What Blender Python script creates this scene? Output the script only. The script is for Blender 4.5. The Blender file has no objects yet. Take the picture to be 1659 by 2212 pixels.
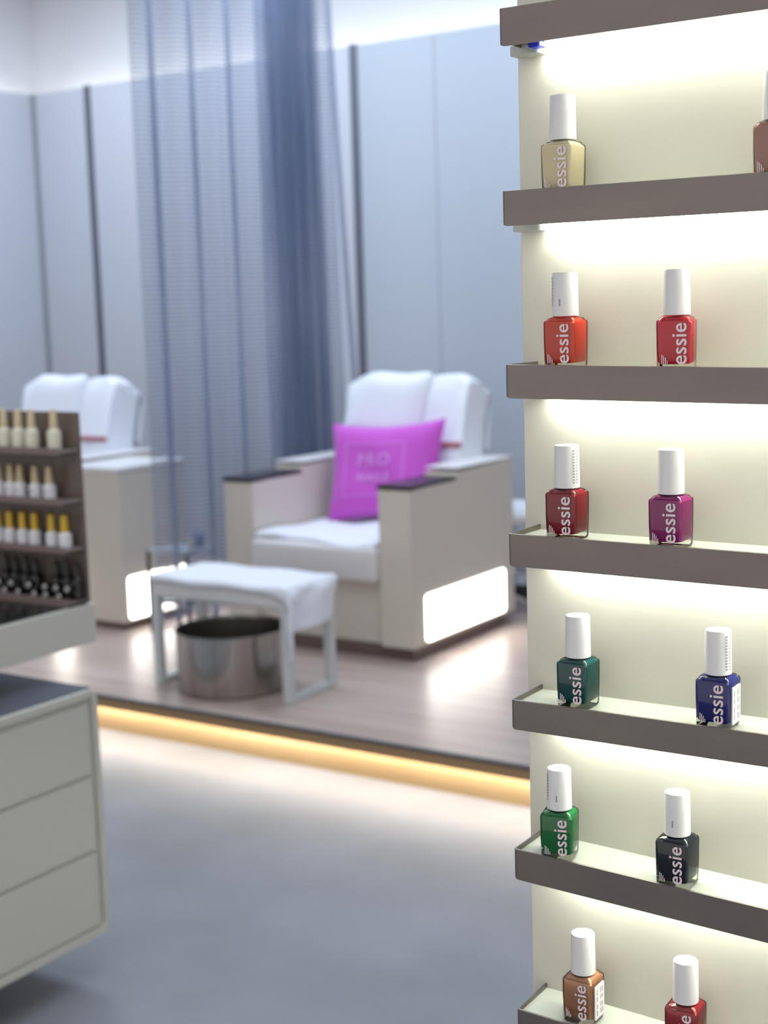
import bpy, bmesh, math, random
from mathutils import Vector, Matrix

# ---------------------------------------------------------------- camera, world, lights
SC = bpy.context.scene
COL = SC.collection
random.seed(4)
PI = math.pi

yaw, pitch, roll = 0.58494732, 0.14061019, 0.03041554
fwd = Vector((-math.sin(yaw)*math.cos(pitch), math.cos(yaw)*math.cos(pitch), -math.sin(pitch)))
rt = Vector((math.cos(yaw), math.sin(yaw), 0)); dn = fwd.cross(rt)
r2 = rt*math.cos(roll) + dn*math.sin(roll); d2 = -rt*math.sin(roll) + dn*math.cos(roll)
cam_data = bpy.data.cameras.new('camera'); cam = bpy.data.objects.new('camera', cam_data); COL.objects.link(cam)
up = -d2; bk = -fwd
cam.matrix_world = Matrix(((r2.x, up.x, bk.x, 0), (r2.y, up.y, bk.y, 0), (r2.z, up.z, bk.z, 1.4), (0, 0, 0, 1)))
cam_data.sensor_width = 36; cam_data.lens = 36*3080/2212
cam_data.clip_start = 0.02; cam_data.clip_end = 60
cam_data.dof.use_dof = True; cam_data.dof.focus_distance = 1.13; cam_data.dof.aperture_fstop = 7.0
SC.camera = cam
SC.view_settings.view_transform = 'Standard'; SC.view_settings.look = 'None'
SC.view_settings.gamma = 1; SC.view_settings.use_curve_mapping = False
SC.view_settings.exposure = 0.0

W = bpy.data.worlds.new('world'); SC.world = W; W.use_nodes = True
W.node_tree.nodes['Background'].inputs[0].default_value = (1.0, 0.965, 0.92, 1)
W.node_tree.nodes['Background'].inputs[1].default_value = 1.0

def area(name, loc, sx, sy, power, col=(1, 1, 1), rot=(0, 0, 0)):
    l = bpy.data.lights.new(name, 'AREA'); l.shape = 'RECTANGLE'; l.size = sx; l.size_y = sy
    l.energy = power; l.color = col
    o = bpy.data.objects.new(name, l); COL.objects.link(o); o.location = loc; o.rotation_euler = rot
    return o
# ceiling downlight fields over the platform and over the shop floor
area('ceiling_light_platform', (-3.6, 4.5, 3.24), 4.0, 1.2, 100, (0.74, 0.86, 1.0))
area('ceiling_light_floor', (-1.6, 1.6, 3.24), 3.0, 2.4, 50, (0.86, 0.93, 1.0))

# ---------------------------------------------------------------- materials
def lin(c):
    return tuple(((v/255)/12.92 if v/255 <= 0.04045 else ((v/255+0.055)/1.055)**2.4) for v in c)
def mat(name, rgb, rough=0.5, metal=0.0, coat=0.0, spec=0.5, sheen=0.0, noise=None, bump=None, emit=None, strength=0):
    m = bpy.data.materials.new(name); m.use_nodes = True
    nt = m.node_tree; b = nt.nodes['Principled BSDF']
    b.inputs['Base Color'].default_value = (*lin(rgb), 1)
    b.inputs['Roughness'].default_value = rough; b.inputs['Metallic'].default_value = metal
    b.inputs['Coat Weight'].default_value = coat; b.inputs['Coat Roughness'].default_value = 0.05
    b.inputs['Specular IOR Level'].default_value = spec; b.inputs['Sheen Weight'].default_value = sheen
    tc = nt.nodes.new('ShaderNodeTexCoord')
    if noise:
        sc, rgb2, det = noise[:3]; stretch = noise[3] if len(noise) > 3 else (1, 1, 1)
        mp = nt.nodes.new('ShaderNodeMapping'); mp.inputs['Scale'].default_value = stretch
        n = nt.nodes.new('ShaderNodeTexNoise'); n.inputs['Scale'].default_value = sc; n.inputs['Detail'].default_value = det
        mx = nt.nodes.new('ShaderNodeMix'); mx.data_type = 'RGBA'
        mx.inputs[6].default_value = (*lin(rgb), 1); mx.inputs[7].default_value = (*lin(rgb2), 1)
        rp = nt.nodes.new('ShaderNodeValToRGB'); rp.color_ramp.elements[0].position = 0.35; rp.color_ramp.elements[1].position = 0.68
        L = nt.links.new
        L(tc.outputs['Object'], mp.inputs[0]); L(mp.outputs[0], n.inputs['Vector']); L(n.outputs['Fac'], rp.inputs[0])
        L(rp.outputs[0], mx.inputs[0]); L(mx.outputs[2], b.inputs['Base Color'])
    if bump:
        n = nt.nodes.new('ShaderNodeTexNoise'); n.inputs['Scale'].default_value = bump[0]; n.inputs['Detail'].default_value = 4
        bp = nt.nodes.new('ShaderNodeBump'); bp.inputs['Strength'].default_value = bump[1]; bp.inputs['Distance'].default_value = bump[2]
        nt.links.new(tc.outputs['Object'], n.inputs['Vector']); nt.links.new(n.outputs['Fac'], bp.inputs['Height'])
        nt.links.new(bp.outputs[0], b.inputs['Normal'])
    if emit:
        b.inputs['Emission Color'].default_value = (*lin(emit), 1); b.inputs['Emission Strength'].default_value = strength
    return m

M = {}
M['concrete'] = mat('polished_concrete', (134, 138, 147), 0.5, noise=(2.2, (118, 122, 128), 6), bump=(60, 0.05, 0.002))
M['paint'] = mat('wall_paint', (206, 206, 210), 0.8)
M['ceil'] = mat('ceiling_paint', (225, 225, 228), 0.9)
M['panel'] = mat('panel_lacquer', (192, 194, 203), 0.34, spec=0.4)
M['strip_light'] = mat('grey_corner_strip', (146, 148, 158), 0.5)
M['panel_blue'] = mat('blue_grey_lacquer', (176, 183, 193), 0.34, spec=0.4)
M['strip'] = mat('dark_strip', (96, 98, 112), 0.5)
M['wood'] = mat('platform_wood', (194, 176, 168), 0.33, noise=(5, (168, 149, 141), 5, (0.35, 5, 1)), spec=0.6)
M['nose'] = mat('platform_nosing', (88, 84, 86), 0.5)
M['kick'] = mat('gold_kickboard', (156, 134, 100), 0.45, noise=(6, (146, 123, 88), 3, (0.4, 1, 3)))
M['fascia'] = mat('brown_fascia', (158, 128, 92), 0.5)
M['led_warm'] = mat('warm_led', (255, 240, 210), emit=(255, 246, 230), strength=62)
M['led_cove'] = mat('cove_led', (255, 255, 250), emit=(255, 253, 245), strength=6.5)
M['led_shelf'] = mat('shelf_led', (255, 255, 235), emit=(253, 255, 238), strength=50)
M['gloss'] = mat('white_lacquer', (214, 207, 195), 0.22, spec=0.5)
M['lit'] = mat('lit_panel', (255, 252, 245), emit=(255, 250, 240), strength=6)
M['plinth'] = mat('brown_plinth', (120, 104, 98), 0.35, metal=0.3)
M['padblack'] = mat('black_arm_pad', (38, 38, 42), 0.3)
M['leather'] = mat('white_vinyl', (222, 220, 222), 0.4)
M['towel'] = mat('white_towel', (236, 240, 250), 0.95, sheen=0.3, bump=(260, 0.5, 0.004))
M['shell'] = mat('grey_seat_shell', (178, 184, 194), 0.4)
M['pinkmark'] = mat('pink_embroidery', (236, 196, 220), 0.8)
M['redband'] = mat('red_band', (168, 96, 108), 0.7)
M['pink'] = mat('magenta_fabric', (198, 82, 200), 0.75, sheen=0.25, bump=(120, 0.35, 0.003))
M['letterpink'] = mat('pale_pink_letters', (220, 146, 232), 0.75)
M['pinkprint'] = mat('pale_pink_print', (216, 118, 226), 0.75)
M['steel'] = mat('brushed_steel', (190, 188, 184), 0.2, metal=1.0, noise=(30, (164, 160, 154), 3, (1, 1, 0.02)))
M['steel_in'] = mat('dull_steel', (160, 156, 150), 0.35, metal=1.0)
M['legwhite'] = mat('white_metal', (205, 209, 210), 0.35)
M['chrome'] = mat('chrome', (200, 202, 205), 0.15, metal=1.0)
M['black'] = mat('black_plastic', (14, 14, 16), 0.35)
M['rail'] = mat('bronze_grey_metal', (128, 121, 115), 0.42, metal=0.85, noise=(24, (120, 113, 113), 5, (0.3, 1, 1)), bump=(500, 0.08, 0.0006))
M['railin'] = M['rail']
M['back'] = mat('cream_panel', (208, 205, 195), 0.55)
M['shelfwhite'] = mat('frosted_shelf', (184, 188, 181), 0.35)
M['bluetab'] = mat('blue_connector', (22, 40, 190), 0.4)
M['cap'] = mat('white_cap', (222, 222, 225), 0.35)
M['print'] = mat('grey_print', (150, 150, 156), 0.6)
M['letter'] = mat('white_lettering', (230, 214, 222), 0.5)
M['sticker'] = mat('white_sticker', (234, 230, 238), 0.5)
M['cabinet'] = mat('cabinet_lacquer', (204, 204, 195), 0.4)
M['cabgap'] = mat('drawer_gap', (150, 150, 144), 0.6)
M['cabtop'] = mat('slate_top', (82, 88, 100), 0.35)
M['tabletop'] = mat('black_tray', (16, 16, 18), 0.25)
M['rack'] = mat('smoked_acrylic', (104, 92, 84), 0.22, spec=0.6)
M['rackshelf'] = mat('smoked_shelf', (122, 108, 106), 0.3)
M['beigecap'] = mat('beige_cap', (200, 182, 150), 0.45)
M['goldcap'] = mat('gold_cap', (208, 172, 60), 0.35, metal=0.3)
M['milk'] = mat('milky_glass', (206, 202, 186), 0.25)
M['milkw'] = mat('white_glass', (222, 222, 228), 0.25)
M['blackglass'] = mat('black_glass', (10, 9, 12), 0.12)
M['glint'] = mat('glint_disc', (200, 198, 196), 0.3, metal=0.6)  # pale colour painted in for the highlights on the black bottles
M['bluegrey'] = mat('bluegrey_plastic', (110, 124, 160), 0.4)
M['leg_dark'] = mat('dark_post', (60, 56, 56), 0.4)

def glass_mat():
    m = bpy.data.materials.new('bottle_glass'); m.use_nodes = True; nt = m.node_tree; nt.nodes.clear()
    o = nt.nodes.new('ShaderNodeOutputMaterial'); mx = nt.nodes.new('ShaderNodeMixShader')
    t = nt.nodes.new('ShaderNodeBsdfTransparent'); t.inputs[0].default_value = (0.93, 0.95, 0.92, 1)
    g = nt.nodes.new('ShaderNodeBsdfGlossy'); g.inputs['Roughness'].default_value = 0.06
    f = nt.nodes.new('ShaderNodeFresnel'); f.inputs['IOR'].default_value = 1.5
    L = nt.links.new; L(f.outputs[0], mx.inputs[0]); L(t.outputs[0], mx.inputs[1]); L(g.outputs[0], mx.inputs[2]); L(mx.outputs[0], o.inputs[0])
    return m
M['glass'] = glass_mat()

def curtain_mat():
    """woven metal strand curtain: vertical strands and fine cross links, open between them (UV in metres)"""
    m = bpy.data.materials.new('metal_strand_weave'); m.use_nodes = True; nt = m.node_tree
    b = nt.nodes['Principled BSDF']; b.inputs['Base Color'].default_value = (*lin((130, 144, 172)), 1)
    b.inputs['Metallic'].default_value = 0.5; b.inputs['Roughness'].default_value = 0.42
    L = nt.links.new
    uv = nt.nodes.new('ShaderNodeUVMap'); sp = nt.nodes.new('ShaderNodeSeparateXYZ'); L(uv.outputs[0], sp.inputs[0])
    def band(sock, period, duty):
        a = nt.nodes.new('ShaderNodeMath'); a.operation = 'DIVIDE'; a.inputs[1].default_value = period; L(sock, a.inputs[0])
        f = nt.nodes.new('ShaderNodeMath'); f.operation = 'FRACT'; L(a.outputs[0], f.inputs[0])
        c = nt.nodes.new('ShaderNodeMath'); c.operation = 'LESS_THAN'; c.inputs[1].default_value = duty; L(f.outputs[0], c.inputs[0])
        return c.outputs[0]
    v = band(sp.outputs[0], 0.0085, 0.30); h = band(sp.outputs[1], 0.0165, 0.25)
    mxm = nt.nodes.new('ShaderNodeMath'); mxm.operation = 'MAXIMUM'; L(v, mxm.inputs[0]); L(h, mxm.inputs[1])
    t = nt.nodes.new('ShaderNodeBsdfTransparent'); ms = nt.nodes.new('ShaderNodeMixShader')
    L(mxm.outputs[0], ms.inputs[0]); L(t.outputs[0], ms.inputs[1]); L(b.outputs[0], ms.inputs[2])
    L(ms.outputs[0], nt.nodes['Material Output'].inputs[0])
    return m
M['curtain'] = curtain_mat()

# ---------------------------------------------------------------- helpers
def link(name, bm, m, parent=None, smooth=False, loc=None):
    me = bpy.data.meshes.new(name); bmesh.ops.recalc_face_normals(bm, faces=bm.faces); bm.to_mesh(me); bm.free()
    if isinstance(m, str): m = M[m]
    me.materials.append(m)
    if smooth:
        for p in me.polygons: p.use_smooth = True
        try: me.set_sharp_from_angle(angle=math.radians(38))
        except Exception: pass
    o = bpy.data.objects.new(name, me); COL.objects.link(o)
    if parent: o.parent = parent
    if loc: o.location = loc
    return o
def thing(name, label, cat, loc=(0, 0, 0), rz=0, group=None):
    o = bpy.data.objects.new(name, None); COL.objects.link(o); o.location = loc; o.rotation_euler = (0, 0, rz)
    o.empty_display_size = 0.05
    o['label'] = label; o['category'] = cat
    if group: o['group'] = group
    return o
def tag(o, label, cat, group=None, kind=None):
    o['label'] = label; o['category'] = cat
    if group: o['group'] = group
    if kind: o['kind'] = kind
    return o
def struct(name, bm, m, label=None):
    o = link(name, bm, m); o['kind'] = 'structure'
    if label: o['label'] = label
    return o
def box(lo, hi, bev=0.0, seg=3, bm=None):
    tmp = bmesh.new()
    v = [tmp.verts.new((x, y, z)) for z in (lo[2], hi[2]) for y in (lo[1], hi[1]) for x in (lo[0], hi[0])]
    for f in ((0, 2, 3, 1), (4, 5, 7, 6), (0, 1, 5, 4), (1, 3, 7, 5), (3, 2, 6, 7), (2, 0, 4, 6)): tmp.faces.new([v[i] for i in f])
    if bev > 0: bmesh.ops.bevel(tmp, geom=tmp.edges[:], offset=bev, segments=seg, affect='EDGES', profile=0.5)
    if bm is None: return tmp
    me = bpy.data.meshes.new('t'); tmp.to_mesh(me); tmp.free(); bm.from_mesh(me); bpy.data.meshes.remove(me)
    return bm
def cyl(bm, c0, c1, r0, r1=None, n=24, cap=True):
    r1 = r0 if r1 is None else r1
    c0, c1 = Vector(c0), Vector(c1); d = (c1-c0).normalized(); u = d.orthogonal().normalized(); w = d.cross(u)
    A = [bm.verts.new(c0 + r0*(u*math.cos(2*PI*i/n) + w*math.sin(2*PI*i/n))) for i in range(n)]
    B = [bm.verts.new(c1 + r1*(u*math.cos(2*PI*i/n) + w*math.sin(2*PI*i/n))) for i in range(n)]
    for i in range(n): bm.faces.new((A[i], A[(i+1) % n], B[(i+1) % n], B[i]))
    if cap: bm.faces.new(A[::-1]); bm.faces.new(B)
    return bm
def lathe(prof, n=32, c=(0, 0, 0), bm=None):
    bm = bm or bmesh.new(); rings = []
    for r, z in prof:
        if r < 1e-6: rings.append([bm.verts.new((c[0], c[1], c[2]+z))]*n)
        else: rings.append([bm.verts.new((c[0]+r*math.cos(2*PI*i/n), c[1]+r*math.sin(2*PI*i/n), c[2]+z)) for i in range(n)])
    for a, b in zip(rings, rings[1:]):
        for i in range(n):
            q = [a[i], a[(i+1) % n], b[(i+1) % n], b[i]]; s = []
            for v in q:
                if v not in s: s.append(v)
            if len(s) > 2: bm.faces.new(s)
    return bm
def rsq(h, r, z, n=6, hy=None):
    """rounded-square ring of half size h, corner radius r"""
    hy = hy or h; pts = []
    for cx, cy, a0 in ((1, 1, 0), (-1, 1, 90), (-1, -1, 180), (1, -1, 270)):
        for k in range(n+1):
            a = math.radians(a0 + 90*k/n)
            pts.append((cx*(h-r)+r*math.cos(a), cy*(hy-r)+r*math.sin(a), z))
    return pts
def loft(rings, bm=None, cap=True):
    bm = bm or bmesh.new(); R = [[bm.verts.new(p) for p in r] for r in rings]; n = len(R[0])
    for a, b in zip(R, R[1:]):
        for i in range(n): bm.faces.new((a[i], a[(i+1) % n], b[(i+1) % n], b[i]))
    if cap: bm.faces.new(R[0][::-1]); bm.faces.new(R[-1])
    return bm
def prism(poly, lo, hi, axis):
    """extrude a 2D polygon along an axis; poly points are the two other coordinates in order"""
    def P(a, b, t): return {'x': (t, a, b), 'y': (a, t, b), 'z': (a, b, t)}[axis]
    return loft([[P(a, b, lo) for a, b in poly], [P(a, b, hi) for a, b in poly]])
def rrect(x0, x1, y0, y1, r, n=5):
    pts = []
    for cx, cy, a0 in ((x1-r, y1-r, 0), (x0+r, y1-r, 90), (x0+r, y0+r, 180), (x1-r, y0+r, 270)):
        for k in range(n+1):
            a = math.radians(a0+90*k/n); pts.append((cx+r*math.cos(a), cy+r*math.sin(a)))
    return pts
def grid(fn, nu, nv, bm=None):
    bm = bm or bmesh.new()
    V = [[bm.verts.new(fn(i/nu, j/nv)) for j in range(nv+1)] for i in range(nu+1)]
    for i in range(nu):
        for j in range(nv): bm.faces.new((V[i][j], V[i+1][j], V[i+1][j+1], V[i][j+1]))
    return bm
def text_mesh(body, size, extr=0.0, spacing=1.0, align='LEFT', offset=0.0):
    c = bpy.data.curves.new('lettering', 'FONT'); c.body = body; c.size = size; c.extrude = extr; c.space_character = spacing
    c.align_x = align; c.resolution_u = 4; c.offset = offset
    o = bpy.data.objects.new('lettering_tmp', c); COL.objects.link(o)
    me = bpy.data.meshes.new_from_object(o, depsgraph=bpy.context.evaluated_depsgraph_get())
    bpy.data.objects.remove(o); bpy.data.curves.remove(c)
    return me
def text_obj(name, me, m, mw, parent=None):
    me = me.copy(); me.transform(mw); me.materials.clear(); me.materials.append(M[m] if isinstance(m, str) else m)
    o = bpy.data.objects.new(name, me); COL.objects.link(o)
    if parent: o.parent = parent
    return o
def copy_tree(o, parent=None):
    c = o.copy(); COL.objects.link(c); c.parent = parent
    for ch in o.children: copy_tree(ch, c)
    return c

# ---------------------------------------------------------------- the setting
ZP = 0.15                       # platform height
YK = 3.43                       # kickboard plane
struct('floor', box((-6.2, -2.5, -0.1), (2.6, 6.0, 0.0)), 'concrete')
struct('ceiling', box((-6.2, -2.5, 3.3), (2.6, 6.0, 3.4)), 'ceil')
struct('wall_back', box((-6.2, 5.78, 0.0), (2.6, 6.0, 3.3)), 'paint')
struct('wall_left', box((-6.2, -2.5, 0.0), (-6.04, 5.78, 3.3)), 'paint')
struct('wall_right', box((2.5, 1.5, 0.0), (2.6, 5.78, 3.3)), 'paint')
# tall lacquered panels standing proud of both walls, cove light behind their tops
ZT = 2.605
def wpanel(lo, hi, label, m='panel'):
    tag(link('wall_panel', box(lo, hi, 0.003, 1), m), label, 'wall panel', 'tall lacquered wall panels', 'structure')
wpanel((-5.88, 5.60, 0.15), (-5.512, 5.64, ZT), 'narrow pale grey wall panel in the left corner')
wpanel((-5.472, 5.60, 0.15), (-3.822, 5.64, ZT), 'wide pale grey wall panel behind the strand curtain')
wpanel((-3.784, 5.60, 0.15), (-3.3715, 5.64, ZT), 'blue-grey wall panel right of the curtain, behind the armchair', 'panel_blue')
wpanel((-3.3695, 5.60, 0.15), (-1.9, 5.64, ZT), 'blue-grey wall panel behind the polish display', 'panel_blue')
wpanel((-1.894, 5.60, 0.15), (1.0, 5.64, ZT), 'blue-grey wall panel hidden behind the display', 'panel_blue')
wpanel((-5.94, 1.2, 0.15), (-5.905, 5.594, ZT), 'pale wall panel on the left wall')
for i, (a, b) in enumerate(((-5.905, -5.88), (-5.512, -5.472), (-3.822, -3.784))):
    struct('trim_%d' % (i+1), box((a if i else -5.94, 5.594, 0.15), (b, 5.64, ZT + (0.004 if i else 0))), 'strip' if i else 'strip_light')
struct('trim_4', box((-5.84, 5.64, 0.15), (1.0, 5.78, 2.50)), 'paint')
struct('trim_5', box((-6.04, 1.2, 0.15), (-5.94, 5.70, 2.50)), 'paint')
tag(link('cove_light', box((-5.86, 5.655, 2.502), (1.0, 5.675, 2.53)), 'led_cove'), 'cove light strip hidden behind the top of the back wall panels', 'light', kind='structure')
tag(link('cove_light', box((-5.975, 1.2, 2.502), (-5.955, 5.66, 2.53)), 'led_cove'), 'cove light strip hidden behind the top of the left wall panel', 'light', kind='structure')
# raised wooden platform with a recessed lit kickboard
struct('platform_floor', box((-6.0, 3.357, 0.125), (2.0, 5.78, ZP)), 'wood', 'raised grey-brown wooden platform floor')
struct('platform_nosing', box((-6.0, 3.343, 0.142), (2.0, 3.357, ZP+0.001)), 'nose', 'dark metal edge along the wooden platform')
struct('platform_fascia', box((-6.0, 3.348, 0.108), (2.0, 3.3568, 0.142)), 'fascia', 'brown fascia under the metal edge of the platform')
struct('platform_kickboard', box((-6.0, YK, 0.0), (2.0, YK+0.04, 0.125)), 'kick', 'gold-coloured recessed kickboard under the platform edge')
struct('platform_light', box((-6.0, YK-0.034, 0.092), (2.0, YK-0.027, 0.099)), 'led_warm', 'warm light strip under the platform edge')

# ---------------------------------------------------------------- polish display (focus of the picture)
YS, YB, XL, XR = 1.0, 1.0545, -0.5435, 0.30
disp = thing('polish_display', 'tall cream shelf display with grey-brown metal shelf rails, lit from under every shelf', 'display shelf', (0, 0, 0))
bp = link('back_panel', box((-0.5562, YB, 0.0), (XR, YB+0.018, 1.9), 0.0008, 1), 'back', disp)
# (left top, left bottom, right top) of every rail as measured
rails = [(1.6258, 1.5975, 1.6250), (1.4890, 1.4620, 1.4877), (1.3545, 1.3278, 1.3515), (1.2190, 1.1925, 1.2172),
         (1.0815, 1.0565, 1.0820), (0.9540, 0.9275, 0.9467), (0.8125, 0.7865, 0.8060), (0.676, 0.650, 0.672)]
XM = -0.3295
def tz(k, x):
    l, b, r = rails[k]; return l + (r-l)*(x-XL)/(XM-XL)
TH = 0.0016
for k, (l, b, r) in enumerate(rails):
    hgt = l-b; floorz = lambda x: tz(k, x) - 0.0042
    lab = ['topmost', 'second', 'third', 'fourth', 'fifth', 'sixth', 'seventh', 'lowest'][k]
    # board
    bm = bmesh.new()
    pts = []
    for zz in (-0.018, 0.0):
        for x, y in ((XL+TH, YS+TH), (XR, YS+TH), (XR, YB), (XL+TH, YB)): pts.append(bm.verts.new((x, y, floorz(x)+zz)))
    for f in ((3, 2, 1, 0), (4, 5, 6, 7), (0, 1, 5, 4), (1, 2, 6, 5), (2, 3, 7, 6), (3, 0, 4, 7)): bm.faces.new([pts[i] for i in f])
    sh = link('shelf', bm, 'shelfwhite', disp)
    # flat bar bent round the front and the left side, its free ends rounded
    path = [(XL, YB), ]
    rc = 0.003
    for i in range(7):
        a = PI + PI/2*i/6; path.append((XL+rc+rc*math.cos(a), YS+rc+rc*math.sin(a)))
    path += [(XL+0.0036, YS), (XL+0.0046, YS), (XL+0.02, YS), (XR, YS)]
    inner = [(XL+TH, YB)]
    for i in range(7):
        a = PI + PI/2*i/6; rr = rc-TH; inner.append((XL+rc+rr*math.cos(a), YS+rc+rr*math.sin(a)))
    inner += [(XL+0.0036, YS+TH), (XL+0.0046, YS+TH), (XL+0.02, YS+TH), (XR, YS+TH)]
    bm = bmesh.new(); prev = None
    for (ox, oy), (ix, iy) in zip(path, inner):
        top = tz(k, ox); bot = top - hgt
        # lower corner radius where the front meets the left side
        d = max(0.0, 0.0045 - (ox-XL)) if oy < YS+0.02 else (0.0045 if oy < YS+0.01 else 0)
        lift = 0.0
        if ox-XL < 0.0045 and oy < YS+0.0031:
            u = 1-(ox-XL)/0.0045; lift = 0.0045*(1-math.sqrt(max(0, 1-u*u)))*0.8
        elif ox <= XL+1e-6 and oy > YS+0.003: lift = 0.0036
        ring = [bm.verts.new((ox, oy, bot+lift)), bm.verts.new((ox, oy, top-0.0003)), bm.verts.new((ix, iy, top)), bm.verts.new((ix, iy, bot+lift))]
        if prev:
            for i in range(4): bm.faces.new((prev[i], prev[(i+1) % 4], ring[(i+1) % 4], ring[i]))
        else: bm.faces.new(ring)
        prev = ring
    bm.faces.new(prev[::-1])
    link('rail', bm, 'rail', sh, smooth=True)
    # light strip under the back of the board
    xs = -0.525
    link('light_strip', box((xs, YB-0.0095, floorz(-0.43)-0.0245), (XR, YB-0.0015, floorz(-0.43)-0.0185), 0.001, 1), 'led_shelf', sh)
    link('strip_end_cap', prism(rrect(-0.5535, -0.5275, YB-0.020, YB-0.002, 0.003), floorz(-0.54)-0.0255, floorz(-0.54)-0.0185, 'z'), 'shelfwhite', sh)
    if k == 0:
        link('connector', box((-0.530, YB-0.033, floorz(-0.52)-0.0235), (-0.520, YB-0.0205, floorz(-0.52)-0.0182), 0.001, 1), 'bluetab', sh)['label'] = 'blue cable connector'

# --- bottles
TXT = text_mesh('essie', 0.0158, 0.00012, 1.02, offset=0.00012)
H_B = 0.0412
def bottle_parts(t, lac, sticker, capmark, tiny=True):
    g = [(0.0110, 0.004, 0.0), (0.0127, 0.0040, 0.0006), (0.0133, 0.0036, 0.002), (0.0136, 0.0032, 0.02), (0.0137, 0.0032, 0.0365), (0.0133, 0.0034, 0.0378),
         (0.0126, 0.0042, 0.0380), (0.0117, 0.0046, 0.0398), (0.0085, 0.0070, 0.0412), (0.0080, 0.0079, 0.0415)]
    link('glass', loft([rsq(h, r, z) for h, r, z in g]), 'glass', t, smooth=True)
    l = [(0.0095, 0.0030, 0.0050), (0.0114, 0.0028, 0.0056), (0.0121, 0.0026, 0.0068), (0.0126, 0.0024, 0.022), (0.0129, 0.0024, 0.0360), (0.0124, 0.0036, 0.0372),
         (0.0115, 0.004, 0.0380), (0.0108, 0.0044, 0.0392), (0.0080, 0.0070, 0.0406)]
    link('lacquer', loft([rsq(h, r, z) for h, r, z in l]), lac, t, smooth=True)
    c = lathe([(0, H_B), (0.0095, H_B), (0.0103, H_B+0.0004), (0.0100, H_B+0.020), (0.0098, H_B+0.0333), (0.0094, H_B+0.0340), (0, H_B+0.0341)], 40)
    cp = link('cap', c, 'cap', t, smooth=True)
    # lettering runs up the front face, its baseline to the right
    rot = Matrix.Rotation(PI/2, 4, 'Z')           # text up
    stand = Matrix(((1, 0, 0, 0), (0, 0, -1, 0), (0, 1, 0, 0), (0, 0, 0, 1)))   # xy plane -> xz plane facing -y
    tilt = Matrix.Rotation(0.012, 4, 'X')
    mw = Matrix.Translation((0.0088, -0.01350, 0.0045)) @ tilt @ stand @ rot
    text_obj('lettering', TXT, 'letter', mw, t)
    bm = bmesh.new()
    for i, hh in enumerate((0.0075, 0.0066, 0.0052, 0.0030)):
        box((-0.0094+i*0.0013, -0.01378, 0.0050 + 0.0003), (-0.0089+i*0.0013, -0.01350, 0.0050+hh), 0, 1, bm)
    link('small_print', bm, 'letter', t)
    if sticker:
        s = link('sticker', loft([[(0.0133+d, y, 0.004+z) for y, z in rrect(-0.0078, 0.0095, 0, 0.0290, 0.0012)] for d in (0.0, 0.0011)]), 'sticker', t)
        s.rotation_euler = (0, 0.0, 0); s['label'] = 'white sticker on the side'
        bm = bmesh.new()
        for y in (-0.0045, 0.0025, 0.0055):
            for z0, z1 in ((0.007, 0.0115), (0.013, 0.017), (0.0195, 0.0235), (0.025, 0.0300)):
                box((0.0144, y, z0), (0.01458, y+0.0012, z1), 0, 1, bm)
        link('sticker_print', bm, 'print', s)
    if capmark:
        bm = bmesh.new()
        def capquad(a0, a1, z0, z1, r=0.0104):
            n = 4
            for i in range(n):
                p = [a0+(a1-a0)*i/n, a0+(a1-a0)*(i+1)/n]
                bm.faces.new([bm.verts.new((r*math.cos(a), r*math.sin(a), z)) for a, z in ((p[0], z0), (p[1], z0), (p[1], z1), (p[0], z1))])
        R = math.radians
        if 'dash' in capmark: capquad(R(-93), R(-87), H_B+0.008, H_B+0.0135)
        if 'left' in capmark:
            for i in range(9): capquad(R(-150), R(-137), H_B+0.008+i*0.0026, H_B+0.0096+i*0.0026)
        if 'right' in capmark:
            for i in range(12):
                capquad(R(-38), R(-27), H_B+0.004+i*0.0023, H_B+0.0054+i*0.0023); capquad(R(-17), R(-10), H_B+0.004+i*0.0023, H_B+0.0054+i*0.0023)
        if 'top' in capmark:
            for x0, x1, y0, y1 in ((-0.003, -0.0006, 0.0, 0.004), (0.0005, 0.0018, 0.001, 0.003)):
                bm.faces.new([bm.verts.new((x, y, H_B+0.03425)) for x, y in ((x0, y0), (x1, y0), (x1, y1), (x0, y1))])
        link('cap_print', bm, 'print', cp)
def lacq(name, rgb, metal=0.0): return mat(name, rgb, 0.3, metal=metal, spec=0.3)
BOT = [ # shelf index, x, y, colour, label, sticker, marks, turn
    (1, -0.5032, 1.027, (240, 226, 196), 'sheer cream nail polish alone at the left of the second shelf', 0, '', 0),
    (1, -0.3340, 1.024, (188, 142, 132), 'mauve brown nail polish cut by the right edge, second shelf', 0, '', 0),
    (2, -0.5005, 1.022, (226, 66, 40), 'bright orange nail polish with white cap, third shelf', 0, 'dash left', 0),
    (2, -0.4085, 1.022, (222, 32, 62), 'coral red nail polish right of the orange bottle', 0, '', 14),
    (3, -0.5005, 1.021, (150, 10, 36), 'dark crimson nail polish above the teal bottle, fourth shelf', 0, 'right', 0),
    (3, -0.4125, 1.020, (158, 20, 122), 'magenta purple nail polish right of the crimson bottle', 0, '', 0),
    (4, -0.4925, 1.021, (0, 84, 86), 'teal nail polish at the left of the fifth shelf', 0, '', 0),
    (4, -0.3745, 1.019, (20, 28, 130), 'royal blue nail polish with white side sticker', 1, 'right', 0),
    (5, -0.5090, 1.017, (0, 124, 62), 'bright green nail polish leaning at the left of the sixth shelf', 0, 'dash left top', 13),
    (5, -0.4065, 1.017, (8, 24, 44), 'dark navy nail polish on the sixth shelf', 0, 'dash', 0),
    (6, -0.4925, 1.024, (190, 138, 108), 'shimmery peach-beige nail polish with white side sticker', 1, 'top', 0),
    (6, -0.4025, 1.024, (166, 34, 50), 'metallic brick red nail polish cut by the bottom edge', 0, '', 3),
]
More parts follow.
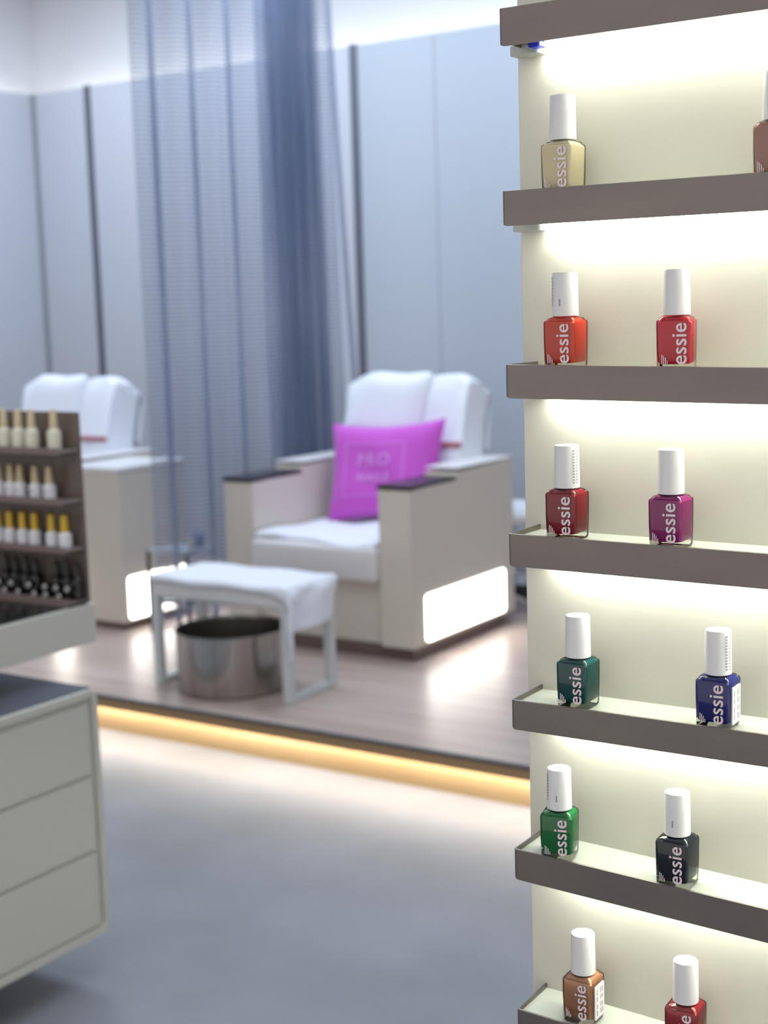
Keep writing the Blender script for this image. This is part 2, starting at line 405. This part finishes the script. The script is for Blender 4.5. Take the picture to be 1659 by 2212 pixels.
for k, x, y, rgb, lab, st, mk, tn in BOT:
    lab = lab.replace('leaning ', '')
    t = thing('nail_polish_bottle', lab, 'nail polish', (x, y, tz(k, x)-0.0042), math.radians(tn), 'nail polishes on the lit display')
    bottle_parts(t, lacq('lacquer_%d_%d_%d' % rgb, rgb, 0.25 if rgb in ((190, 138, 108), (166, 34, 50)) else 0.0), st, mk)

# ---------------------------------------------------------------- drawer cabinet, lower left
XC = -2.123; YC = 2.092
cab = thing('drawer_cabinet', 'white three-drawer cabinet with slate grey top and rounded corners, bottom left', 'cabinet', (XC, YC, 0))
CW, CD, Z0, Z1 = 0.58, 0.46, 0.098, 0.632
# body ring: rounded frame seen from +x, with a recessed opening for the drawers
outer = rrect(-CW, 0, Z0, Z1, 0.022); inn = rrect(-CW+0.014, -0.014, Z0+0.016, Z1-0.014, 0.006)
bm = bmesh.new()
def P(y, z, x): return bm.verts.new((x, y, z))
of = [P(y, z, -0.0) for y, z in outer]; ob = [P(y, z, -CD) for y, z in outer]
jf = [P(y, z, -0.0) for y, z in inn]; jb = [P(y, z, -0.010) for y, z in inn]
n = len(of)
for i in range(n):
    j = (i+1) % n
    bm.faces.new((of[i], of[j], ob[j], ob[i])); bm.faces.new((of[i], jf[i], jf[j], of[j])); bm.faces.new((jf[i], jb[i], jb[j], jf[j]))
bm.faces.new(ob); bm.faces.new(jb)
link('body', bm, 'cabinet', cab, smooth=True)
hz = [0.109+0.008, 0.2835, 0.449, Z1-0.024]
for a, b in zip(hz, hz[1:]):
    link('drawer', box((-0.0098, -CW+0.020, a+0.004), (-0.003, -0.024, b-0.004), 0.0015, 2), 'cabinet', cab)
link('top', box((-CD+0.012, -CW+0.012, Z1-0.001), (-0.014, -0.006, Z1+0.003), 0.001, 1), 'cabtop', cab)
link('plinth', box((-CD+0.03, -CW+0.12, 0.0), (-0.28, -0.16, Z0+0.002)), 'black', cab)

# ---------------------------------------------------------------- manicure table behind it and its bottle rack
XTB, YTB = -2.222, 2.2
tab = thing('manicure_table', 'white thick-topped table with a black inlaid top, behind the drawer cabinet', 'table', (XTB, YTB, 0))
bm = box((-1.05, -0.75, 0.700), (0, 0, 0.786), 0.002, 2)
link('tabletop', bm, 'cabinet', tab)
link('inlay', box((-1.02, -0.72, 0.784), (-0.010, -0.012, 0.789), 0.001, 1), 'tabletop', tab)
for y in (-0.68, -0.03):
    link('leg', box((-1.0, y-0.02, 0), (-0.94, y+0.02, 0.702), 0.003, 1), 'legwhite', tab)
link('foot_bar', box((-1.0, -0.66, 0.0), (-0.70, -0.62, 0.03), 0.003, 1), 'legwhite', tab)
ZR = 0.789
rk = thing('bottle_rack', 'smoked brown tiered rack of small bottles on the white table', 'rack', (XTB, YTB, ZR))
link('back_panel', box((-0.80, -0.018, 0), (-0.002, -0.010, 0.415), 0.001, 1), 'rack', rk)
TY = -0.072
for i, z in enumerate((0.336, 0.228, 0.124, 0.010)):
    s = link('shelf', box((-0.80, TY, z-0.006), (-0.003, -0.018, z), 0.001, 1), 'rackshelf', rk)
    link('shelf_lip', box((-0.80, TY-0.003, z-0.009), (-0.003, TY, z+0.006), 0.001, 1), 'rackshelf', s)
link('side_panel', box((-0.806, TY, 0), (-0.801, -0.01, 0.4), 0.001, 1), 'rack', rk)
link('base_lip', box((-0.80, TY-0.006, 0.0), (-0.003, TY-0.003, 0.012)), 'rackshelf', rk)

def vial(name, label, cat, group, loc, body, capm, bh, ch, br, cr0, cr1, marks=False):
    t = thing(name, label, cat, loc, 0, group)
    b = lathe([(0, 0), (br*0.9, 0), (br, 0.0015), (br, bh*0.82), (br*0.8, bh*0.93), (cr0*0.95, bh), (0, bh)], 20)
    link('bottle_body', b, body, t, smooth=True)
    link('cap', lathe([(0, bh), (cr0, bh), (cr1, bh+ch*0.95), (cr1*0.8, bh+ch), (0, bh+ch)], 20), capm, t, smooth=True)
    if marks:
        bm = bmesh.new()
        for a0 in (-2.35, -2.0, -1.65, -1.3):
            for z in (0.35, 0.5):
                a1 = a0+0.16; r = br*1.012
                bm.faces.new([bm.verts.new((r*math.cos(a), r*math.sin(a), zz)) for a, zz in ((a0, bh*z), (a1, bh*z), (a1, bh*(z+0.1)), (a0, bh*(z+0.1)))])
        link('label_print', bm, 'print', t)
ordw = ['one', 'two', 'three', 'four', 'five', 'six', 'seven']
yv = YTB-0.043
def spot(n, from_right):
    w = {0: 'nearest the right end', 1: 'second from the right end', 2: 'third from the right end', 3: 'fourth from the right end', 4: 'fifth from the right end', 5: 'at the left picture edge'}
    return w[from_right]
for row, xs, zf, cap_, body, pal in (
        ('top tier', (-2.270, -2.338, -2.380, -2.425, -2.462), 0.336, 'beigecap', 'milk', 'beige cap'),
        ('second tier', (-2.294, -2.337, -2.384, -2.414, -2.452), 0.228, 'beigecap', 'milkw', 'tan cap'),
        ('third tier', (-2.256, -2.295, -2.347, -2.385, -2.426, -2.463), 0.124, 'goldcap', 'milkw', 'gold cap')):
    for q, x in enumerate(xs):
        vial('small_bottle', '%s bottle with %s, rack %s, %s' % ('cream' if body == 'milk' else 'white', pal, row, spot(0, q)),
             'bottle', 'bottles on the rack %s' % row, (x, yv, ZR+zf), body, cap_,
             0.046 if body == 'milk' else 0.034, 0.040 if body == 'milk' else 0.037, 0.0155 if body == 'milk' else 0.0148, 0.0095, 0.0065 if pal != 'gold cap' else 0.0085, marks=(row == 'second tier'))
# black bottles crowding the bottom tier: an upright row behind, lying ones in front with pale discs as painted highlights
gb = 'upright black bottles on the bottom rack tier'
for q in range(8):
    x = -2.236-q*0.032
    if q == 3: continue
    vial('black_bottle', 'upright black bottle %s on the bottom rack tier' % (['at the right end', 'second from the right', 'third from the right', '', 'left of the gap', 'sixth place from the right', 'near the left picture edge', 'cut by the left picture edge'][q]), 'bottle', gb, (x, YTB-0.033, ZR+0.010), 'blackglass', 'blackglass', 0.05, 0.036 if q % 2 else 0.03, 0.0145, 0.008, 0.006)
gl = 'lying black bottles on the bottom rack tier'
proto = None
for x, z in [(-2.450, 0.820), (-2.410, 0.823), (-2.354, 0.823), (-2.304, 0.826), (-2.270, 0.822), (-2.236, 0.824),
             (-2.432, 0.803), (-2.389, 0.803), (-2.338, 0.804), (-2.303, 0.800), (-2.262, 0.802)]:
    z = ZR+0.010+0.0095 if z < 0.81 else ZR+0.010+0.0275
    if proto is None:
        proto = thing('lying_bottle', '', 'bottle', (0, 0, 0), 0, gl)
        bm = cyl(bmesh.new(), (0, -0.0085, 0), (0, 0.0, 0), 0.0092, 0.0092, 18); link('bottle_body', bm, 'blackglass', proto, smooth=True)
        bm = cyl(bmesh.new(), (0, -0.0100, 0), (0, -0.0085, 0), 0.0062, 0.0070, 18); link('painted_glint', bm, 'glint', proto)['label'] = 'pale disc painted as the highlight on the bottle end'
        t = proto
    else: t = copy_tree(proto)
    t.location = (x, YTB-0.0495-0.009, z)
    nl = locals().get('nl', 0)+1
    t['label'] = 'black bottle lying end-on, %s from the left in the %s row' % (['first', 'second', 'third', 'fourth', 'fifth', 'sixth'][(nl-1) % 6], 'upper' if nl <= 6 else 'lower')

# ---------------------------------------------------------------- pedicure armchairs
TL = {}
def cloth(name, fn, nu, nv, m, parent, th=0.006):
    o = link(name, grid(fn, nu, nv), m, parent, smooth=True)
    md = o.modifiers.new('s', 'SOLIDIFY'); md.thickness = th; md.offset = 0
    return o
def armchair(x0, y0, label):
    """origin: front left foot corner; outer width .84"""
    t = thing('pedicure_armchair', label, 'armchair', (x0, y0, ZP), 0, 'pedicure armchairs on the platform')
    WD, DP, AW = 0.845, 0.76, 0.138
    for s in (0, 1):
        a, b = (0, AW) if s == 0 else (WD-AW, WD)
        prof = [(0, 0.048), (DP, 0.048), (DP, 0.662), (0.325, 0.650), (0.318, 0.625), (0, 0.622)]
        bm = prism(prof, a, b, 'x'); bmesh.ops.bevel(bm, geom=bm.edges[:], offset=0.004, segments=2, affect='EDGES')
        ar = link('arm', bm, 'gloss', t)
        p = link('arm_pad', box((a-0.001, -0.004, 0.620), (b+0.001, 0.322, 0.637), 0.004, 2), 'padblack', ar); p['label'] = 'black arm pad'
        link('arm_cap', box((a, 0.326, 0.6605), (b, DP, 0.6675), 0.003, 2), 'leather', ar)
        if s == 1:
            bm = loft([[(WD+d, y, z) for y, z in rrect(0.085, 0.675, 0.062, 0.232, 0.014)] for d in (-0.002, 0.003)])
            lp = link('lit_panel', bm, 'lit', ar); lp['label'] = 'glowing panel added for the bright glow low on the side'
    link('front_panel', box((AW, 0.035, 0.048), (WD-AW, 0.060, 0.30), 0.002, 1), 'gloss', t)
    link('base', box((AW, 0.06, 0.048), (WD-AW, DP-0.002, 0.28)), 'gloss', t)
    link('rear_panel', box((AW, DP-0.03, 0.28), (WD-AW, DP-0.004, 0.60), 0.002, 1), 'gloss', t)
    link('plinth', box((0.03, 0.03, 0.0), (WD-0.02, DP-0.06, 0.050)), 'plinth', t)
    st = link('seat', box((AW+0.002, -0.03, 0.281), (WD-AW-0.002, 0.56, 0.412), 0.022, 4), 'leather', t, smooth=True)
    # backrest: tilted slab, centre 2, rounded
    bk = link('backrest', box((-0.275, -0.085, 0), (0.275, 0.05, 0.62), 0.045, 5), 'leather', t, smooth=True)
    bk.location = (WD/2, 0.61, 0.36); bk.rotation_euler = (math.radians(-15), 0, 0)
    link('back_shell', box((-0.282, 0.045, -0.0), (0.286, 0.085, 0.60), 0.018, 3), 'shell', bk, smooth=True)
    def bt(u, v):   # towel over the front and top of the backrest, hanging down behind
        x = -0.284+0.568*u
        path = [(-0.094, 0.02), (-0.097, 0.30), (-0.096, 0.56), (-0.082, 0.612), (-0.045, 0.632), (0.0, 0.632), (0.052, 0.620), (0.096, 0.59), (0.100, 0.45), (0.102, 0.36)]
        f = v*(len(path)-1); i = min(int(f), len(path)-2); f -= i
        y = path[i][0]*(1-f)+path[i+1][0]*f; z = path[i][1]*(1-f)+path[i+1][1]*f
        e = abs(u-0.5)*2; z -= 0.035*max(0, e-0.80)/0.2*(1 if z > 0.5 else 0.3)
        w = 0.006*math.sin(u*9+v*5)+0.004*math.sin(u*23-v*11)
        if z > 0.5: z += 0.005*math.sin(u*7.0+1.3)-0.008*math.exp(-((u-0.62)/0.06)**2)
        return (x+0.004*math.sin(v*14), y-abs(w)*(1 if y < 0 else -1), z)
    tw = cloth('backrest_towel', bt, 40, 36, 'towel', bk, 0.010)
    # side flap of the towel on the right flank
    def fl(u, v): return (0.280+0.010*math.sin(v*6)*0.6+0.008*u, -0.088+0.150*u, 0.04+0.575*v-0.02*u*v)
    cloth('side_towel', fl, 8, 20, 'towel', bk, 0.010)
    # padded head towel on the left two thirds with a pale pink mark
    def hp(u, v):
        x = -0.285+0.09*v*(1-u)+0.385*u; z = 0.35+0.275*v; e = (1-(2*u-1)**6)*(1-(2*v-1)**6)
        return (x+0.03*(v-0.5), -0.100-0.045*e, z+0.004*math.sin(u*8))
    hd = link('head_pad', grid(hp, 26, 18), 'towel', bk, smooth=True)
    hd.modifiers.new('s', 'SOLIDIFY').thickness = -0.012
    bm = bmesh.new()
    for zz, ln in ((0.53, 0.06), (0.505, 0.075), (0.48, 0.05)):
        box((-0.10, -0.151, zz), (-0.10+ln, -0.1455, zz+0.014), 0, 1, bm)
    box((-0.035, -0.151, 0.478), (-0.015, -0.1455, 0.55), 0, 1, bm)
    k = link('embroidery', bm, 'pinkmark', hd); k['label'] = 'pale pink embroidered mark'
    bd = link('towel_band', box((0.12, -0.113, 0.335), (0.285, -0.102, 0.355)), 'redband', bk); bd['label'] = 'dull red towel band'
    # seat towel
    def sf(u, v):
        x = AW+0.012+(WD-2*AW-0.024)*u; y = -0.010+0.56*v; z = 0.418+0.010*math.sin(u*5+0.6)*math.sin(v*4+1)+0.004*math.sin(u*14+v*9)
        if v < 0.04: z -= 0.010*(1-v/0.04)
        return (x, y+0.012*math.sin(u*6), z+0.004)
    cloth('seat_towel', sf, 36, 24, 'towel', t, 0.014)
    return t
# right-hand chair
armchair(-3.502, 4.18, 'white boxy pedicure armchair with magenta cushion, black arm pads and glowing side panel')
armchair(-5.20, 3.98, 'white boxy pedicure armchair without a cushion, behind the bottle rack')
# small towel corner hanging at the right of the seat front
# cushion
pil = thing('throw_cushion', 'magenta square cushion with pale printed frame and letters, in the armchair', 'cushion', (-3.055, 4.60, 0.574))
PW, PH = 0.255, 0.205
def pillow(sgn):
    def f(u, v):
        a = 2*u-1; b = 2*v-1
        x = PW*a*(1-0.10*(1-b*b)); z = PH*b*(1-0.13*(1-a*a))
        th = 0.068*((1-a**4)*(1-b**4))**0.55
        th += 0.006*math.sin(5*a+3*b)*(1-a*a)*(1-b*b)
        return (x, -sgn*th, z+PH)
    return f
bm = grid(pillow(1), 30, 30); grid(pillow(-1), 30, 30, bm); bmesh.ops.remove_doubles(bm, verts=bm.verts, dist=1e-5)
cv = link('cover', bm, 'pink', pil, smooth=True)
def on_pillow(a, b):
    p = pillow(1)((a+1)/2, (b+1)/2); return Vector((p[0], p[1]-0.0015, p[2]))
bm = bmesh.new()
def strip(pts, w, bm):
    prev = None
    for (a, b, na, nb) in pts:
        p = [bm.verts.new(on_pillow(a-na*w, b-nb*w)), bm.verts.new(on_pillow(a+na*w, b+nb*w))]
        if prev: bm.faces.new((prev[0], prev[1], p[1], p[0]))
        prev = p
fr = 0.56
for s in (-1, 1):
    strip([(-fr+2*fr*i/16-0.08, s*fr, 0, 1) for i in range(17)], 0.022, bm)
    strip([(s*fr-0.08, -fr+2*fr*i/16, 1, 0) for i in range(17)], 0.020, bm)
link('printed_frame', bm, 'pinkprint', pil)
def ptext(body, size, a0, b0):
    me = text_mesh(body, size, 0, 1.25, 'CENTER', 0.002)
    for v in me.vertices:
        a = a0+v.co.x/PW; b = b0+v.co.y/PH; v.co = on_pillow(a, b) + Vector((0, -0.001, 0))
    me.materials.append(M['letterpink']); o = bpy.data.objects.new('printed_letters', me); COL.objects.link(o); o.parent = pil
ptext('PRO', 0.075, -0.08, 0.08); ptext('NAILS', 0.050, -0.08, -0.26)
pil.rotation_euler = (math.radians(-16), math.radians(-3), math.radians(6))

# side pedestal beside the hidden chair, its low side glow an added emissive panel
pd = thing('side_pedestal', 'tall white glossy box pedestal with a pale top, left of the strand curtain', 'pedestal', (-3.99, 4.113, ZP))
link('body', box((-0.30, 0, 0.03), (0, 0.40, 0.64), 0.004, 2), 'gloss', pd)
link('top', box((-0.305, -0.004, 0.640), (0.004, 0.404, 0.660), 0.004, 2), 'leather', pd)
link('plinth', box((-0.28, 0.02, 0), (-0.02, 0.38, 0.031)), 'plinth', pd)
bm = loft([[(d, y, z) for y, z in rrect(0.03, 0.385, 0.042, 0.215, 0.014)] for d in (-0.002, 0.003)])
link('lit_panel', bm, 'lit', pd)['label'] = 'glowing panel added for the bright glow low on the side'

# ---------------------------------------------------------------- technician's stool half hidden behind the armchair
ts = thing('technician_stool', 'round pale-topped stool with black base behind the magenta-cushion armchair', 'stool', (-2.80, 5.16, ZP))
link('seat', lathe([(0, 0.365), (0.12, 0.365), (0.155, 0.385), (0.16, 0.41), (0.145, 0.435), (0.10, 0.445), (0, 0.447)], 32), 'towel', ts, smooth=True)
bm = cyl(bmesh.new(), (0, 0, 0.08), (0, 0, 0.368), 0.026); link('column', bm, 'black', ts, smooth=True)
link('foot_ring', lathe([(0.115+0.010*math.cos(a), 0.175+0.010*math.sin(a)) for a in [2*PI*i/10 for i in range(11)]], 32), 'chrome', ts, smooth=True)
bm = bmesh.new()
for i in range(3): a = 2*PI*i/3; cyl(bm, (0, 0, 0.175), (0.115*math.cos(a), 0.115*math.sin(a), 0.175), 0.007)
link('ring_spokes', bm, 'chrome', ts)
for i in range(5):
    a = 2*PI*i/5-0.35; c, s = math.cos(a), math.sin(a)
    lg = link('leg', cyl(bmesh.new(), (0.01*c, 0.01*s, 0.085), (0.185*c, 0.185*s, 0.058), 0.018, 0.013, 12), 'black', ts, smooth=True)
    bm = cyl(bmesh.new(), (0.185*c-0.014*s, 0.185*s+0.014*c, 0.025), (0.185*c+0.014*s, 0.185*s-0.014*c, 0.025), 0.025)
    cyl(bm, (0.185*c, 0.185*s, 0.03), (0.185*c, 0.185*s, 0.06), 0.008); link('castor', bm, 'black', lg, smooth=True)

# ---------------------------------------------------------------- footrest bench, its towel, the steel basin
fs = thing('footrest_bench', 'white footrest bench with square loop legs, standing over the steel basin', 'bench', (-3.318, 3.545, ZP))
BW, BD, BH = 0.592, 0.26, 0.372
link('seat', box((0, 0, BH-0.068), (BW, BD, BH), 0.016, 4), 'leather', fs, smooth=True)
TK = 0.030
for x in (0.004, BW-TK-0.004):
    lg = None
    for y in (0.0, BD-TK):
        link('leg', box((x, y, 0), (x+TK, y+TK, BH-0.06), 0.002, 1), 'legwhite', fs)
    link('floor_bar', box((x, TK, 0), (x+TK, BD-TK, TK*0.8), 0.002, 1), 'legwhite', fs)
def bench_towel(u, v):
    X1 = BW-0.01
    s = 0.012 + (X1-0.012+0.150)*u; q = -0.020-0.080*max(0, (u-0.68)/0.32)**1.3 + (BD+0.055)*v
    ex = max(0, s-X1); ey = max(0, -q); eb = max(0, q-(BD+0.002))
    r = 0.012
    x = min(s, X1+r*1.2) if ex > 0 else s
    x = X1 + (r+0.008)*(1-math.exp(-ex/r)) if ex > 0 else s
    y = -(r*0.8)*(1-math.exp(-ey/r)) if ey > 0 else q
    if eb > 0: y = BD+0.002+r*(1-math.exp(-eb/r))
    z = BH+0.008 - max(0, ex-0.006) - max(0, ey-0.004) - max(0, eb-0.004)
    z += 0.0025*math.sin(u*17+v*6)*(1 if ex == 0 else 0)
    x += 0.006*math.sin(v*11)*(1 if ex > 0.02 else 0); y -= 0.006*min(1, ex/0.05)*math.sin(s*60)
    z = min(z, BH+0.010)
    return (x, y-0.002, z)
btw = cloth('towel', bench_towel, 70, 30, 'towel', None, 0.009)
btw.location = (-3.318, 3.545, ZP)
tag(btw, 'white towel spread over the footrest bench, one corner hanging at the right', 'towel')
bs = thing('foot_basin', 'round brushed steel foot basin under the footrest bench', 'basin', (-3.045, 3.645, ZP))
R0 = 0.190
link('body', lathe([(0, 0.002), (R0-0.012, 0.0), (R0-0.002, 0.006), (R0, 0.014), (R0, 0.196), (R0+0.003, 0.200), (R0+0.003, 0.207), (R0-0.003, 0.207), (R0-0.004, 0.198)], 64), 'steel', bs, smooth=True)
link('inner_wall', lathe([(R0-0.004, 0.199), (R0-0.005, 0.012), (0, 0.010)], 64), 'steel_in', bs, smooth=True)

# low trolley with a pump bottle between bench and armchair, mostly hidden by the bench
tr = thing('tool_trolley', 'small dark-posted trolley just visible behind the footrest bench', 'trolley', (-3.90, 4.16, ZP))
for x in (0, 0.20):
    for y in (0, 0.16): link('post', box((x, y, 0.0), (x+0.012, y+0.012, 0.33), 0.001, 1), 'leg_dark', tr)
for z in (0.12, 0.32): link('tray', box((0.0, 0.0, z), (0.212, 0.172, z+0.014), 0.002, 1), 'shell', tr)
pb = thing('pump_bottle', 'small blue-grey pump bottle peeking above the footrest towel', 'bottle', (-3.735, 4.285, ZP+0.334))
link('bottle_body', lathe([(0, 0), (0.024, 0), (0.026, 0.004), (0.026, 0.05), (0.012, 0.064), (0, 0.064)], 20), 'bluegrey', pb, smooth=True)
link('pump_head', lathe([(0, 0.064), (0.008, 0.064), (0.008, 0.075), (0, 0.076)], 14), 'bluegrey', pb, smooth=True)
kb = thing('small_jar', 'small beige-lidded jar beside the pump bottle behind the bench', 'jar', (-3.705, 4.21, ZP+0.334))
link('jar_body', lathe([(0, 0), (0.014, 0), (0.015, 0.03), (0, 0.03)], 18), 'milkw', kb, smooth=True)
link('lid', lathe([(0, 0.03), (0.015, 0.03), (0.014, 0.046), (0, 0.048)], 18), 'milk', kb, smooth=True)

# ---------------------------------------------------------------- strand curtain
def curtain(keys, ztop, zbot, drift, name, label, m='curtain'):
    """keys: y, x offsets of the folded path; drift(s) moves the foot in y"""
    bm = bmesh.new(); uvl = bm.loops.layers.uv.new('UVMap')
    s = [0]
    for a, b in zip(keys, keys[1:]): s.append(s[-1]+math.hypot(b[0]-a[0], b[1]-a[1]))
    nv = 10; V = []
    for i, (x, y) in enumerate(keys):
        col = []
        for j in range(nv+1):
            f = j/nv; dx, dy = drift(y, f)
            col.append(bm.verts.new((x+dx, y+dy, zbot+(ztop-zbot)*f)))
        V.append(col)
    for i in range(len(keys)-1):
        for j in range(nv):
            fc = bm.faces.new((V[i][j], V[i+1][j], V[i+1][j+1], V[i][j+1]))
            z0 = zbot+(ztop-zbot)*j/nv; z1 = zbot+(ztop-zbot)*(j+1)/nv
            for lp, (u, v) in zip(fc.loops, ((s[i], z0), (s[i+1], z0), (s[i+1], z1), (s[i], z1))): lp[uvl].uv = (u, v)
    return link(name, bm, m, None, smooth=True)
XCU = -3.572
keys = []
y = 3.775
def seg(y0, y1, nper, A, n, ph=0):
    for i in range(n):
        f = i/n; a = 2*PI*nper*f+ph
        keys.append((XCU + A*math.sin(a) + 0.012*math.sin(3.1*a), y0+(y1-y0)*f))
seg(3.862, 4.62, 3.5, 0.040, 90)
seg(4.62, 4.93, 7.0, 0.045, 140, PI)
seg(4.93, 5.03, 1.0, 0.030, 14, PI)
def drift(y, f): return (0.0, (1-f)*0.06*max(0, (y-4.80)/0.2))
c = curtain(keys, 3.3, ZP+0.10, drift, 'strand_curtain', '')
tag(c, 'see-through blue-grey metal strand curtain hanging in folds between the armchairs', 'curtain')
keys2 = [(XCU+0.062+0.010*math.sin(i*0.9), 4.955+0.003*i) for i in range(14)]
def drift2(y, f): return (0.0, 0.20*(1-f)**1.4)
c2 = curtain(keys2, 3.3, ZP+0.12, drift2, 'strand_curtain', '')
tag(c2, 'narrow bunch of metal strands slanting away at the right edge of the curtain', 'curtain')
